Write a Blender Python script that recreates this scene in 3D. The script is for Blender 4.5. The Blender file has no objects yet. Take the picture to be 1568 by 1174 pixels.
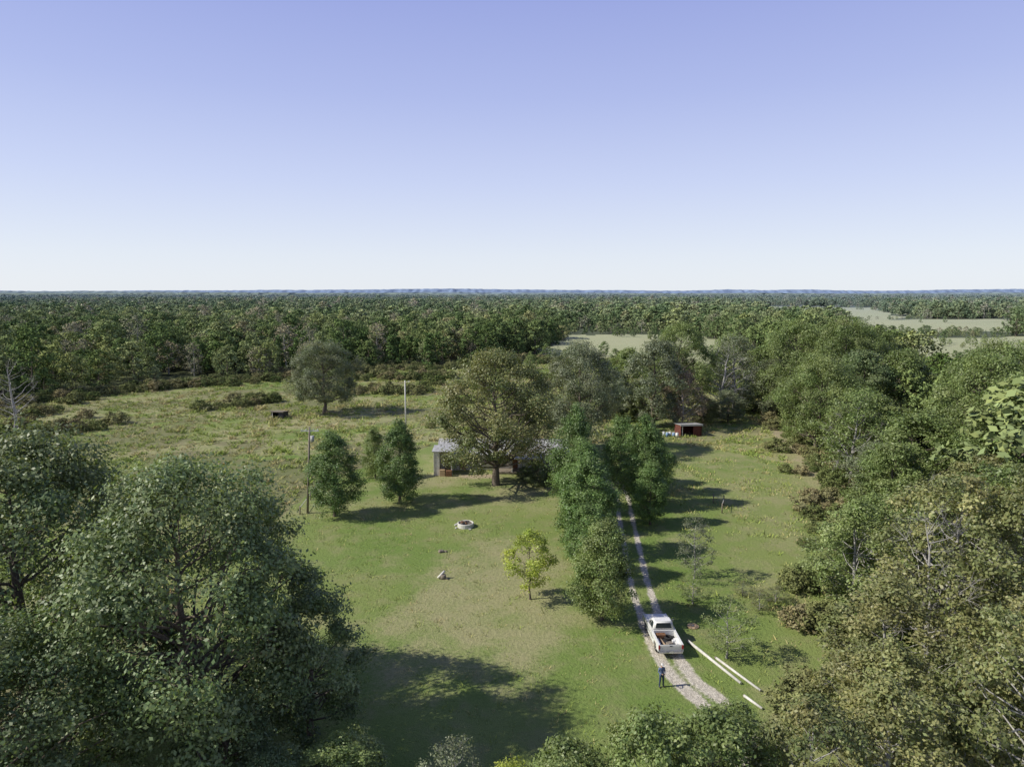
import bpy, bmesh, math, random
import numpy as np
from mathutils import Vector, Matrix, Euler
rad=math.radians
SUN_EL=40.0; SUN_AZ=262.0   # compass-style azimuth (from +Y clockwise)
scn=bpy.context.scene
COL=scn.collection

# ---------------------------------------------------------------- node helpers
def new_mat(name):
    m=bpy.data.materials.new(name); m.use_nodes=True
    nt=m.node_tree; nt.nodes.clear()
    return m,nt
def N(nt,t,**k):
    n=nt.nodes.new(t)
    for a,b in k.items(): setattr(n,a,b)
    return n
def mixc(nt,f,a,b,blend='MIX'):
    n=N(nt,'ShaderNodeMix',data_type='RGBA',blend_type=blend)
    for s,v in ((n.inputs[0],f),(n.inputs[6],a),(n.inputs[7],b)):
        if isinstance(v,(int,float)): s.default_value=v
        elif isinstance(v,tuple): s.default_value=(v[0],v[1],v[2],1)
        else: nt.links.new(v,s)
    return n.outputs[2]
def mth(nt,op,a,b=None,c=None,clamp=False):
    n=N(nt,'ShaderNodeMath',operation=op,use_clamp=clamp)
    for i,v in enumerate((a,b,c)):
        if v is None: continue
        if isinstance(v,(int,float)): n.inputs[i].default_value=v
        else: nt.links.new(v,n.inputs[i])
    return n.outputs[0]
def mrange(nt,v,a,b,c=0,d=1,smooth=True):
    n=N(nt,'ShaderNodeMapRange',interpolation_type='SMOOTHSTEP' if smooth else 'LINEAR')
    nt.links.new(v,n.inputs[0])
    for i,x in enumerate((a,b,c,d)): n.inputs[i+1].default_value=x
    return n.outputs[0]
def noise(nt,vec,scale,detail=3,rough=.55):
    n=N(nt,'ShaderNodeTexNoise'); n.inputs['Scale'].default_value=scale
    n.inputs['Detail'].default_value=detail; n.inputs['Roughness'].default_value=rough
    nt.links.new(vec,n.inputs['Vector']); return n.outputs[0]
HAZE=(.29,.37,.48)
def haze(nt,col,pos):  # aerial haze painted into the base colour, growing with distance from the origin
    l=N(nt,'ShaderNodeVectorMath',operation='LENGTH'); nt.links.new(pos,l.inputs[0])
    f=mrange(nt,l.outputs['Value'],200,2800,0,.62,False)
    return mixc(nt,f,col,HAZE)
def out_principled(nt,col,rough=.7,bump=None,bstr=.3,bdist=.05,metal=0,spec=.3):
    b=N(nt,'ShaderNodeBsdfPrincipled'); o=N(nt,'ShaderNodeOutputMaterial')
    if isinstance(col,tuple): b.inputs['Base Color'].default_value=(*col,1)
    else: nt.links.new(col,b.inputs['Base Color'])
    b.inputs['Roughness'].default_value=rough; b.inputs['Metallic'].default_value=metal
    b.inputs['Specular IOR Level'].default_value=spec
    if bump is not None:
        n=N(nt,'ShaderNodeBump'); n.inputs['Strength'].default_value=bstr; n.inputs['Distance'].default_value=bdist
        nt.links.new(bump,n.inputs['Height']); nt.links.new(n.outputs[0],b.inputs['Normal'])
    nt.links.new(b.outputs[0],o.inputs[0]); return b
def simple(name,col,rough=.7,var=.25,scale=6,metal=0,spec=.3,dirt=None):
    m,nt=new_mat(name)
    tc=N(nt,'ShaderNodeTexCoord').outputs['Object']
    n=noise(nt,tc,scale,3)
    f=mrange(nt,n,.3,.7)
    dark=tuple(c*(1-var) for c in col) if dirt is None else dirt
    c=mixc(nt,f,dark,col)
    out_principled(nt,c,rough,None,.25,.01,metal,spec); return m
K=2.25
def kk(c): return tuple(q*K for q in c)
def foliage(name,c1,c2,ramp=None,trans=.3,rndv=.12):
    m,nt=new_mat(name)
    at=N(nt,'ShaderNodeAttribute',attribute_name='lc'); sp=N(nt,'ShaderNodeSeparateColor'); nt.links.new(at.outputs['Color'],sp.inputs[0])
    oi=N(nt,'ShaderNodeObjectInfo'); pos=N(nt,'ShaderNodeNewGeometry').outputs['Position']
    if ramp:
        r=N(nt,'ShaderNodeValToRGB'); e=r.color_ramp.elements
        while len(e)<len(ramp): e.new(.5)
        for i,(p,c) in enumerate(ramp): e[i].position=p; e[i].color=(*kk(c),1)
        nt.links.new(oi.outputs['Random'],r.inputs[0])
        base=mixc(nt,sp.outputs[1],r.outputs[0],mixc(nt,1.0,r.outputs[0],(1.18,1.07,.9),'MULTIPLY'))
    else: base=mixc(nt,sp.outputs[1],kk(c1),kk(c2))
    v=mth(nt,'MULTIPLY_ADD',sp.outputs[0],.8,.6)
    v=mth(nt,'MULTIPLY',v,mrange(nt,oi.outputs['Random'],0,1,1-rndv,1+rndv,False))
    cm=N(nt,'ShaderNodeCombineColor')
    for i in range(3): nt.links.new(v,cm.inputs[i])
    col=mixc(nt,1.0,base,cm.outputs[0],'MULTIPLY')
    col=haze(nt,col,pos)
    o=N(nt,'ShaderNodeOutputMaterial')
    if trans>0:
        b=N(nt,'ShaderNodeBsdfPrincipled'); nt.links.new(col,b.inputs['Base Color']); b.inputs['Roughness'].default_value=.48; b.inputs['Specular IOR Level'].default_value=.45
        t=N(nt,'ShaderNodeBsdfTranslucent'); nt.links.new(mixc(nt,1.0,col,(1.25,1.25,.55),'MULTIPLY'),t.inputs[0])
        ms=N(nt,'ShaderNodeMixShader'); ms.inputs[0].default_value=trans
        nt.links.new(b.outputs[0],ms.inputs[1]); nt.links.new(t.outputs[0],ms.inputs[2]); nt.links.new(ms.outputs[0],o.inputs[0])
    else:
        b=N(nt,'ShaderNodeBsdfDiffuse'); nt.links.new(col,b.inputs[0]); nt.links.new(b.outputs[0],o.inputs[0])
    return m

M_bark=simple('bark',(.20,.165,.13),.9,.5,8)
M_barkpale=simple('bark_pale',(.46,.44,.41),.85,.45,5)
M_oak=foliage('leaves_oak',(.058,.086,.034),(.098,.116,.052),trans=.25)
M_oakb=foliage('leaves_oak_autumn',(.066,.084,.03),(.12,.112,.045),trans=.25)
M_pear=foliage('leaves_pear',(.046,.080,.022),(.078,.112,.036),trans=.25)
M_yel=foliage('leaves_yellow',(.13,.165,.03),(.185,.20,.04))
M_light=foliage('leaves_light',(.072,.102,.032),(.115,.136,.050))
M_olive=foliage('leaves_olive',(.088,.104,.040),(.14,.132,.056))
M_grey=foliage('leaves_greygreen',(.076,.094,.054),(.112,.120,.074))
M_brownl=foliage('leaves_brown',(.12,.095,.07),(.16,.12,.085))
M_forest=foliage('leaves_forest',None,None,ramp=[(0,(.050,.080,.026)),(.3,(.068,.098,.036)),(.6,(.088,.116,.046)),(.8,(.10,.120,.06)),(.95,(.115,.138,.052)),(1,(.125,.12,.07))],trans=0)
M_forestc=foliage('leaves_forest_cedar',None,None,ramp=[(0,(.035,.06,.02)),(1,(.055,.085,.028))],trans=0)
M_forestg=foliage('leaves_forest_grey',None,None,ramp=[(0,(.11,.12,.08)),(1,(.14,.125,.088))],trans=0)
M_weed=foliage('leaves_weeds',None,None,ramp=[(0,(.085,.12,.03)),(.4,(.105,.135,.04)),(.75,(.13,.13,.06)),(1,(.145,.125,.075))],trans=0)
M_thick=foliage('leaves_thicket',None,None,ramp=[(0,(.05,.072,.025)),(.6,(.076,.085,.038)),(1,(.095,.087,.05))],trans=0)

# ---------------------------------------------------------------- mesh helpers
def mesh_quads(name,V,F,mats,midx=None,lc=None,smooth=None):
    me=bpy.data.meshes.new(name)
    V=np.asarray(V,dtype=np.float32); F=np.asarray(F,dtype=np.int32)
    me.vertices.add(len(V)); me.vertices.foreach_set('co',V.ravel())
    me.loops.add(F.size); me.loops.foreach_set('vertex_index',F.ravel())
    me.polygons.add(len(F))
    me.polygons.foreach_set('loop_start',np.arange(0,F.size,F.shape[1],dtype=np.int32))
    me.polygons.foreach_set('loop_total',np.full(len(F),F.shape[1],dtype=np.int32))
    for m in mats: me.materials.append(m)
    if midx is not None: me.polygons.foreach_set('material_index',np.asarray(midx,dtype=np.int32))
    if lc is not None:
        a=me.attributes.new('lc','FLOAT_COLOR','FACE'); a.data.foreach_set('color',np.asarray(lc,dtype=np.float32).ravel())
    me.update(calc_edges=True)
    return me
def link(name,me,loc=(0,0,0),rot=(0,0,0),scale=(1,1,1),parent=None,col=None):
    o=bpy.data.objects.new(name,me); o.location=loc; o.rotation_euler=rot; o.scale=scale
    (col or COL).objects.link(o)
    if parent: o.parent=parent
    return o
class Tubes:
    def __init__(s): s.V=[];s.F=[];s.n=0
    def add(s,pts,rs,k=6):
        pts=[np.array(p,float) for p in pts]
        for i,(p,r) in enumerate(zip(pts,rs)):
            d=(pts[min(i+1,len(pts)-1)]-pts[max(i-1,0)]); d/=np.linalg.norm(d)+1e-9
            a=np.cross(d,[1,0,0] if abs(d[0])<.8 else [0,1,0]); a/=np.linalg.norm(a); b=np.cross(d,a)
            for j in range(k):
                th=2*math.pi*j/k; s.V.append(p+r*(math.cos(th)*a+math.sin(th)*b))
        for i in range(len(pts)-1):
            for j in range(k):
                a0=s.n+i*k+j;a1=s.n+i*k+(j+1)%k
                s.F.append((a0,a1,a1+k,a0+k))
        s.n+=len(pts)*k
def leaves(rng,C,size,outw,clv,clh):
    n=len(C)
    nr=rng.normal(size=(n,3))*.5+outw*.85+np.array([0,0,.4]); nr/=np.linalg.norm(nr,axis=1)[:,None]
    r=rng.normal(size=(n,3)); a=np.cross(nr,r); a/=np.linalg.norm(a,axis=1)[:,None]+1e-9; b=np.cross(nr,a)
    s=(size*rng.uniform(.55,1.3,n))[:,None]
    V=np.stack([C-a*s,C+b*s*.6-nr*s*.15,C+a*s,C-b*s*.6-nr*s*.15],1).reshape(-1,3)
    F=np.arange(4*n).reshape(n,4)
    lc=np.stack([np.clip(rng.normal(.5,.2,n)+clv,0,1.2),np.clip(rng.normal(.4,.25,n)+clh,0,1),np.zeros(n),np.ones(n)],1)
    return V,F,lc
def prof(kind,t):
    if kind=='round': return max(.12,(1-abs((t-.42)/.6)**2.2))**.6 if abs((t-.42)/.6)<1 else .15
    if kind=='oakw': return (max(.02,1-((t-.33)/.70)**2))**.55 if t>.33 else .80+.2*(t/.33)
    if kind=='oval': return max(.1,math.sin(math.pi*min(1,(t*.86+.1)))**.65)
    if kind=='cone': return max(.06,(1-t)**.75)
    if kind=='pear': return (max(.05,1-((t-.36)/.72)**2))**.75 if t>.36 else .76+.24*(t/.36)
    if kind=='egg': return max(.1,math.sin(math.pi*(t*.9+.06)**.75)**.7)
def tree(name,seed,H,R,zb,lobes,subs,nl,leaf,lr,kind,mat,bark=M_bark,trunk=.022,inner=.3,bare=0,vv=1.):
    rng=np.random.default_rng(seed); T=Tubes()
    tr=H*trunk; lean=rng.normal(size=2)*H*.02
    tp=[];trd=[]
    for i in range(7):
        t=i/6; z=H*.86*t
        tp.append((lean[0]*t*t+rng.normal()*tr*.5*(i>0),lean[1]*t*t+rng.normal()*tr*.5*(i>0),z-.15*(i==0))); trd.append(tr*(1.35 if i==0 else (1-t)**.8*.95+.08))
    T.add(tp,trd,8); tp=np.array(tp)
    angn=rng.uniform(.78,1.18,9)
    if kind=='pear': angn=.88+(angn-.78)*.55
    CC=[];cout=[];cv=[];ch=[]
    for i in range(lobes):
        t=(i+rng.uniform(0,1))/lobes; ang=i*2.399+rng.uniform(-.5,.5)
        an=angn[int((ang%(2*math.pi))/(2*math.pi)*9)%9]
        rr=max(0,(R*prof(kind,t)*an-lr*.6))*math.sqrt(rng.uniform(inner,1))
        c=np.array([math.cos(ang)*rr,math.sin(ang)*rr,zb+(H-zb-lr*.7)*t+lr*.2]); LR=lr*rng.uniform(.65,1.25)
        if kind=='pear': c[2]+=rng.normal()*lr*.3
        hz=max(zb*.75,min(H*.8,c[2]-rr*rng.uniform(.4,.9)))
        k=hz/(H*.86)*6; k0=int(min(5,k)); f=min(1,k-k0); p0=tp[k0]*(1-f)+tp[k0+1]*f
        r0=max(.03,tr*.45*(1-hz/H)+.02*H/18)
        mid=p0*.5+c*.5+np.array([0,0,-rr*.08])+rng.normal(size=3)*rr*.06
        T.add([p0,p0*.75+mid*.25+rng.normal(size=3)*.04*rr,mid,mid*.45+c*.55+rng.normal(size=3)*.05*rr,c],[r0,r0*.8,r0*.58,r0*.4,r0*.22],5)
        lv=rng.normal()*.12*vv; lh=rng.normal()*.2*vv
        cen=np.array([0,0,zb+(H-zb)*.4]); od=c-cen; od/=np.linalg.norm(od)+1e-6
        for j in range(subs):
            d=rng.normal(size=3)+od*.9+np.array([0,0,.35]); d/=np.linalg.norm(d)
            p=c+d*LR*rng.uniform(.45,1.08)*np.array([1,1,.8 if kind!='pear' else 1.0])
            if j%2==0 or bare: T.add([c,c*.5+p*.5+rng.normal(size=3)*LR*.1,p+(p-c)*.12],[r0*.22,r0*.14,r0*.05+.004],3)
            CC.append((p,LR*.36)); cout.append(d); cv.append(lv+rng.normal()*.1*vv); ch.append(lh+rng.normal()*.1*vv)
    P=np.array([c[0] for c in CC]); S=np.array([c[1] for c in CC]); O=np.array(cout)
    keep=rng.random(len(P))>bare if bare else np.ones(len(P),bool)
    P,S,O=P[keep],S[keep],O[keep]; cv=np.array(cv)[keep]; ch=np.array(ch)[keep]
    mult=rng.integers(int(nl*.5),int(nl*1.5)+1,len(P)) if nl>1 else np.ones(len(P),int)
    idx=np.repeat(np.arange(len(P)),mult)
    off=rng.normal(size=(len(idx),3))*np.array([.62,.62,.42])*S[idx][:,None]
    C=P[idx]+off
    ow=O[idx]*.6+off/(np.linalg.norm(off,axis=1)[:,None]+1e-6)*.6
    V,F,lc=leaves(rng,C,leaf,ow,cv[idx],ch[idx])
    TV=np.array(T.V);TF=np.array(T.F)
    lcb=np.tile([.5,.5,0,1],(len(TF),1))
    VV=np.vstack([TV,V]);FF=np.vstack([TF,F+len(TV)])
    mi=np.concatenate([np.zeros(len(TF)),np.ones(len(F))])
    return mesh_quads(name,VV,FF,[bark,mat],mi,np.vstack([lcb,lc]))

rnd=random.Random(5)
def place(name,me,H0,x,y,h,w=None,w0=None,rot=None,mat=None,bark=None):
    s=h/H0; sw=s if w is None else w/w0
    o=link(name,me,(x,y,0),(0,0,rnd.uniform(0,6.28) if rot is None else rot),(sw,sw,s))
    if mat is not None:
        o.material_slots[1].link='OBJECT'; o.material_slots[1].material=mat
    if bark is not None:
        o.material_slots[0].link='OBJECT'; o.material_slots[0].material=bark
    return o
OAK1=tree('oak_a',1,18,9.4,3.2,76,15,58,.135,2.3,'oakw',M_oak,trunk=.026,inner=.35)
OAK2=tree('oak_b',2,18,9.0,3.6,66,15,56,.14,2.3,'oakw',M_oak,trunk=.024,inner=.35)
OAK3=tree('oak_c',31,19,9.4,3.6,72,15,44,.15,2.2,'oakw',M_oak,trunk=.026,inner=.35)
MID1=tree('mid_a',3,16,6.5,2.2,44,14,40,.17,1.8,'oakw',M_oak)
MID2=tree('mid_b',4,16,6.0,1.8,42,14,40,.17,1.7,'egg',M_oak)
MID3=tree('mid_c',5,14,5.5,1.4,40,14,36,.16,1.7,'oval',M_oak)
PEAR1=tree('pear_a',6,10,3.3,1.5,46,14,46,.10,1.3,'pear',M_pear,trunk=.018,inner=.3)
PEAR2=tree('pear_b',7,10,3.3,1.3,46,14,46,.10,1.3,'pear',M_pear,trunk=.018,inner=.3)
SMALL=tree('small_a',8,6,2.4,1.7,22,11,30,.085,.85,'oakw',M_yel,trunk=.014)
SPARSE=tree('sparse_a',9,6,2.0,.9,24,9,14,.075,.75,'oval',M_grey,M_barkpale,trunk=.013,bare=.05)
SPM=tree('sparse_b',10,14,5.5,2.2,40,12,20,.15,1.9,'round',M_grey,M_barkpale,trunk=.02,bare=.12)
OLV1=tree('olive_a',11,12,5.2,1.5,46,14,30,.125,1.35,'oakw',M_olive,M_barkpale,trunk=.017,bare=.08)
OLV2=tree('olive_b',12,12,4.6,1.2,42,14,30,.125,1.3,'egg',M_olive,M_barkpale,trunk=.017,bare=.08)
DEAD=tree('dead_a',13,14,4.5,3,26,10,1,.06,1.5,'round',M_grey,M_barkpale,trunk=.02,bare=.93)

W_={OAK1:18.4,OAK2:18,OAK3:18.6,MID1:13,MID2:12,MID3:11,PEAR1:6.6,PEAR2:6.6,SMALL:4.8,SPARSE:4,SPM:11,OLV1:10.4,OLV2:9.2,DEAD:9}
H_={OAK1:18,OAK2:18,OAK3:19,MID1:16,MID2:16,MID3:14,PEAR1:10,PEAR2:10,SMALL:6,SPARSE:6,SPM:14,OLV1:12,OLV2:12,DEAD:14}
def PT(name,me,x,y,h,w,mat=None,rot=None,bark=None): return place(name,me,H_[me],x,y,h,w,W_[me],rot,mat,bark)
# hero trees, foreground left
PT('oak_tree',OAK1,-19.6,38.6,17.6,17.2,rot=2.2)
PT('oak_tree',OAK2,-31.8,42,19.0,17.5)
PT('oak_tree',OAK2,-25,30,12,13,rot=2)
PT('oak_tree',MID1,-37,34,15,14)
PT('oak_tree',MID1,-12.9,40.4,9.6,7.4)
PT('young_oak_tree',MID3,-16.2,35.5,6.0,6.0)
# yard
PT('oak_tree',OAK3,-2.4,97.4,19.7,18.2,rot=1.0,mat=M_oakb)
PT('oak_tree',OAK2,12.0,118,19.0,15.5,mat=M_grey)
PT('pear_tree',PEAR1,-22.4,83.2,10.2,6.7)
PT('pear_tree',PEAR2,-15.0,88.6,10.5,6.7)
PT('pear_tree',PEAR2,-20.8,101,7.2,4.6,mat=M_light)
PT('yellow_maple_tree',SMALL,1.7,59.7,6.5,5.1)
PT('pear_tree',PEAR1,7.8,55.8,8.3,5.8,mat=M_light)
PT('pear_tree',PEAR2,8.2,84.8,13.0,6.6,rot=1)
PT('pear_tree',PEAR1,8.4,78.2,10.3,6.6)
PT('pear_tree',PEAR2,8.0,70.5,10.4,6.8,rot=4)
PT('pear_tree',PEAR1,7.6,64.0,7.2,5.4)
PT('pear_tree',PEAR1,16.8,80.1,7.4,4.7)
PT('pear_tree',PEAR2,17.4,87.2,11.3,6.6)
PT('pear_tree',PEAR1,15.9,97,9.6,6.6)
PT('pear_tree',PEAR2,20.0,93,8.5,5.6)
PT('small_tree',SPARSE,18.0,64.3,6.2,4.2)
PT('small_tree',SPARSE,16.6,49.5,4.9,4.2,mat=M_light)
PT('shrub',SPARSE,16.4,58.8,2.8,3.2,mat=M_light)
for x,y,h,w in ((22,57.5,1.9,2.6),(24,59,1.5,2.6),(21.5,60.5,1.4,2.0)): PT('shrub',SPARSE,x,y,h,w,mat=M_oakb)
for x,y,h,w in ((4,97,3.6,4.6),(7,98.5,3.8,4.5),(2,99.5,2.2,3),(8.5,101,4.0,4)): PT('shrub',MID3,x,y,h,w)
PT('oak_tree',OAK2,-44,157.7,16.3,16.5,mat=M_grey)
for me,x,y,h,w,mt in ((MID1,29.4,139.8,18.0,14.5,M_grey),(OAK3,38.3,155,21.0,16,M_light),(MID2,27,160,15,12,M_light),(SPM,35,138,12,9.5,M_brownl),(SPM,52,158,18,14,M_grey),
    (MID1,56,172,17,14,M_light),(MID2,22,150,11,10,M_grey),(MID3,47,146,7,8,M_grey),(MID3,41,144,6,7,M_oakb)):
    PT('oak_tree',me,x,y,h,w,mt)
PT('dead_tree',DEAD,46.5,150,17,13)
PT('dead_tree',DEAD,-101,136.5,15,11)
for me,x,y,h,w,mt in ((OAK3,63,151,21.5,18,M_light),(OAK2,70,143,22,16,M_light),(OAK3,80,151,20.0,17,M_light),(OAK2,53,116,17,15,M_light),(SPM,50,98,14,11,M_light),(MID1,59,151,13,11,M_grey),
    (MID2,93,151,13,11,M_light),(OAK3,65,92,19.5,17.5,M_light),(OAK2,58,75,18.6,15,M_light),(MID1,50,82,13.5,13,M_light),(MID2,43,75,11.3,9.5,M_light),(MID3,56,105,13,12,M_light),(MID1,65,125,17,14,M_oak),
    (MID2,47,66,12,10,M_olive),(OAK2,78,108,20,17,M_light),(MID1,74,128,17,14,M_light),(MID3,39.5,66,8,8,M_light),(MID3,49,89,8,8,M_grey)):
    PT('oak_tree',me,x,y,h,w,mt)
for me,x,y,h,w,mt in ((OLV1,33,49,14.5,12,M_olive),(OLV2,24.5,42,9.5,9,M_olive),(OLV1,38,46,16,12,M_olive),(OLV2,30,57,10,9,M_light),(OLV2,34,62,9,8,M_light),(OLV1,43,58,13,12,M_light),
    (OLV1,27,33,12,10,M_olive),(OLV2,18.5,31,9.0,8,M_olive),(OLV1,14.2,29.5,9.0,7.5,M_oakb),(OLV2,21.5,36,8.3,8,M_olive),(OLV2,32,38,11,9,M_olive),
    (MID3,9.5,30,8.4,6.5,M_light),(MID3,6.0,29,8.8,6,M_light),(MID3,2.6,29.5,7.2,5.5,M_light),(MID3,-.3,30,5.4,4.5,M_yel),(SPARSE,-3,32,5.5,3.5,M_grey),(MID3,-9,33.5,4.6,5.5,M_light),(MID3,-6,31,3.6,5,M_light),
    (MID3,-13,33,4,5,M_oak),(OLV2,12,34,6,6,M_light)):
    PT('hickory_tree',me,x,y,h,w,mt)
PT('bare_birch_tree',DEAD,30.2,46.5,13.5,7)
PT('bare_birch_tree',DEAD,35.5,56,13,7)

# ---------------------------------------------------------------- noise & masks
def vnoise(x,y,sc,seed):
    x=np.asarray(x)/sc;y=np.asarray(y)/sc
    xi=np.floor(x).astype(np.int64);yi=np.floor(y).astype(np.int64);fx=x-xi;fy=y-yi
    fx=fx*fx*(3-2*fx);fy=fy*fy*(3-2*fy)
    def h(a,b):
        v=(a*374761393+b*668265263+seed*974634777)&0xffffffff
        v=((v^(v>>13))*1274126177)&0xffffffff
        return ((v^(v>>16))&0xffff)/65535.
    return (h(xi,yi)*(1-fx)+h(xi+1,yi)*fx)*(1-fy)+(h(xi,yi+1)*(1-fx)+h(xi+1,yi+1)*fx)*fy
def fb(x,y,sc,seed): return .55*vnoise(x,y,sc,seed)+.3*vnoise(x,y,sc/2.1,seed+1)+.15*vnoise(x,y,sc/4.3,seed+2)
def ss(a,b,v): t=np.clip((v-a)/(b-a),0,1); return t*t*(3-2*t)
def inpoly(x,y,P):
    r=np.zeros(np.shape(x),bool);n=len(P)
    for i in range(n):
        x1,y1=P[i];x2,y2=P[(i+1)%n]
        if y1==y2: continue
        c=((y1>y)!=(y2>y))&(x<(x2-x1)*(y-y1)/(y2-y1)+x1); r^=c
    return r
def pdist(x,y,P):
    d=np.full(np.shape(x),1e9)
    for (x1,y1),(x2,y2) in zip(P[:-1],P[1:]):
        l=(x2-x1)**2+(y2-y1)**2; t=np.clip(((x-x1)*(x2-x1)+(y-y1)*(y2-y1))/l,0,1)
        d=np.minimum(d,np.hypot(x-x1-t*(x2-x1),y-y1-t*(y2-y1)))
    return d
EX=[-400,-200,-128,-115,-95,-74,-50,-21,5,40,82,100,150,250,400]
EY=[60,105,170,194,212,232,250,262,285,262,232,205,200,230,300]
CLEAR=[[(0,245),(80,230),(112,300),(126,470),(30,470),(15,330)],
       [(115,205),(250,205),(370,440),(235,430),(145,300)],
       [(255,500),(380,480),(530,730),(365,740)],
       [(300,760),(430,750),(740,1400),(400,1400)],
       [(-30,560),(30,540),(50,640),(-40,660)]]
LOW=[([(95,150),(270,150),(290,235),(120,240)],.38),([(170,300),(300,420),(410,525),(230,525)],.33),([(230,600),(360,560),(500,850),(310,850)],.26),([(20,445),(120,445),(110,520),(30,520)],.5)]
def clear_mask(x,y):
    m=np.zeros(np.shape(x),bool)
    wx=x+(fb(x,y,40,8)-.5)*34; wy=y+(fb(x,y,40,9)-.5)*34
    for c in CLEAR: m|=inpoly(wx,wy,c)
    return m
def forest_mask(x,y):
    e=np.interp(x,EX,EY)+(fb(x,y,30,3)-.5)*26
    m=(y>e)&~clear_mask(x,y)
    xr=np.interp(y,[30,45,62,100,150,195],[40,44,50,66,80,95])
    m|=(x>xr)&(y<200)&(y>20)&~inpoly(x,y,[(100,150),(140,150),(150,200),(105,200)])
    return m
ROAD=[(15.2,30),(14.6,38),(14,43),(12.6,46.5),(12.1,50),(12.0,54.4),(12.4,63.6),(13.4,74.1),(14.4,84),(15.2,92),(15.0,100),(13,106),(9,109)]
DIRT=[(56,146),(51,120),(47,106),(44.5,92),(42,80)]
def masks(x,y):
    rd=pdist(x,y,ROAD)
    lawn=inpoly(x,y,[(-26,36),(16,30),(30,60),(42,90),(46,110),(30,125),(10,125),(-14,125),(-28,100),(-30,70)]).astype(float)
    wx=x+(fb(x,y,9,91)-.5)*14; wy=y+(fb(x,y,9,92)-.5)*12
    dry=.7*np.exp(-(((wx+2)/13)**2+((wy-62)/11)**2))*(.35+.9*ss(.3,.65,fb(x,y,3.5,21)))
    dry+=.7*np.exp(-(((wx-0)/16)**2+((wy-100)/6)**2)**2)*(.4+fb(x,y,4,22))
    dry+=.5*np.exp(-(((wx-2.2)/3)**2+((wy-64)/5)**2))
    dry+=.5*np.exp(-(((wx+17)/7)**2+((wy-42)/6)**2))
    dry+=.6*ss(.44,.70,fb(x,y,13,23))*(y>36)
    dry+=.9*ss(.42,.58,fb(x,y*1.8,20,24))*(lawn<.5)
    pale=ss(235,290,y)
    for cx,cy,r in ((-3.4,60,2.6),(-3.4,60,4.1),(-1.2,56.5,3.4),(-1.2,56.5,4.9)):
        d=np.hypot(x-cx,y-cy); a=np.arctan2(y-cy,x-cx)
        dry+=.7*np.exp(-((d-r)/.28)**2)*(np.sin(a*1.3+r)>-.4)
    weed=(1-lawn)*ss(.46,.60,fb(x,y*1.5,18,31))*.9
    weed+=(1-lawn)*ss(.55,.7,fb(x,y*1.4,7,34))*.5
    weed+=.35*(1-lawn)*np.exp(-((y-185)/40)**2)
    weed=np.where(x>20,weed*.6,weed)*ss(330,260,y)
    dirt=ss(2.2,.6,pdist(x,y,DIRT)+ (fb(x,y,4,41)-.5)*3.5)*.6
    dirt+=.8*np.exp(-(((x+5)/6)**2+((y-102)/2.2)**2))
    dirt+=.5*np.exp(-(((x-1)/2.0)**2+((y-96.6)/1.5)**2))
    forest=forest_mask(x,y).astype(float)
    forest=np.where(y>1400,1,forest)
    near=ss(62,52,y)
    track=np.exp(-((rd-.85)/(.38+.14*near))**2)+(.10+.34*near)*ss(1.3,.6,rd)
    track*=.66+.5*fb(x,y,2.5,55); track*=ss(1.9,1.4,rd)
    return dict(dry=np.clip(dry,0,1),weed=np.clip(weed,0,1),dirt=np.clip(dirt,0,1),forest=forest,lawn=lawn,road=track,pale=pale)

def axis(a,b,step,lo,hi,g=1.07):
    c=list(np.arange(a,b+1e-6,step)); s=step;v=b
    while v<hi: s*=g; v+=s; c.append(v)
    s=step;v=a;pre=[]
    while v>lo: s*=g; v-=s; pre.append(v)
    return np.array(pre[::-1]+c)
xs=axis(-32,46,.4,-14000,14000,1.05); ys=axis(36,112,.4,-120,14000,1.035)
X,Y=np.meshgrid(xs,ys); nx=len(xs);ny=len(ys)
def gz(x,y): return (fb(x,y,300,51)-.5)*10*ss(260,700,y)
Z=gz(X,Y)
V=np.stack([X,Y,Z],-1).reshape(-1,3)
ii=(np.arange(ny-1)[:,None]*nx+np.arange(nx-1)[None,:]).ravel()
F=np.stack([ii,ii+1,ii+nx+1,ii+nx],1)
Mg,nt=new_mat('meadow_ground')
pos=N(nt,'ShaderNodeNewGeometry').outputs['Position']
def attr(n): return N(nt,'ShaderNodeAttribute',attribute_name=n).outputs['Fac']
nb=noise(nt,pos,.045,2,.6); nm=noise(nt,pos,.35,3,.65); nf=noise(nt,pos,3.2,4,.7); nff=noise(nt,pos,14,2,.7)
g=mixc(nt,mrange(nt,nb,.35,.65),(.165,.245,.058),(.235,.285,.088))
g=mixc(nt,mth(nt,'MULTIPLY',mrange(nt,nm,.42,.72),.7),g,(.285,.285,.13))
g=mixc(nt,mth(nt,'MULTIPLY',mrange(nt,nf,.5,.75),.45),g,(.12,.16,.05))
def m_(a,lo,hi,amt=.5):
    v=mth(nt,'ADD',attr(a),mth(nt,'MULTIPLY',mth(nt,'SUBTRACT',mth(nt,'ADD',mth(nt,'MULTIPLY',nm,.5),mth(nt,'MULTIPLY',nf,.5)),.5),amt*2))
    return mrange(nt,v,lo,hi)
g=mixc(nt,mth(nt,'MULTIPLY',m_('dry',.15,1.15,1.0),.8),g,(.36,.335,.18))
g=mixc(nt,mth(nt,'MULTIPLY',m_('weed',.3,.9,.8),.72),g,(.19,.18,.095))
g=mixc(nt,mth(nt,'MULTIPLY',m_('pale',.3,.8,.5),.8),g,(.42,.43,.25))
g=mixc(nt,m_('dirt',.3,.9,.5),g,(.44,.355,.25))
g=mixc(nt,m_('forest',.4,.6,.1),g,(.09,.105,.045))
gr=mixc(nt,mrange(nt,nff,.35,.65),(.44,.395,.32),(.62,.57,.48))
gr=mixc(nt,mrange(nt,nf,.4,.7),gr,(.66,.61,.52))
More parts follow.
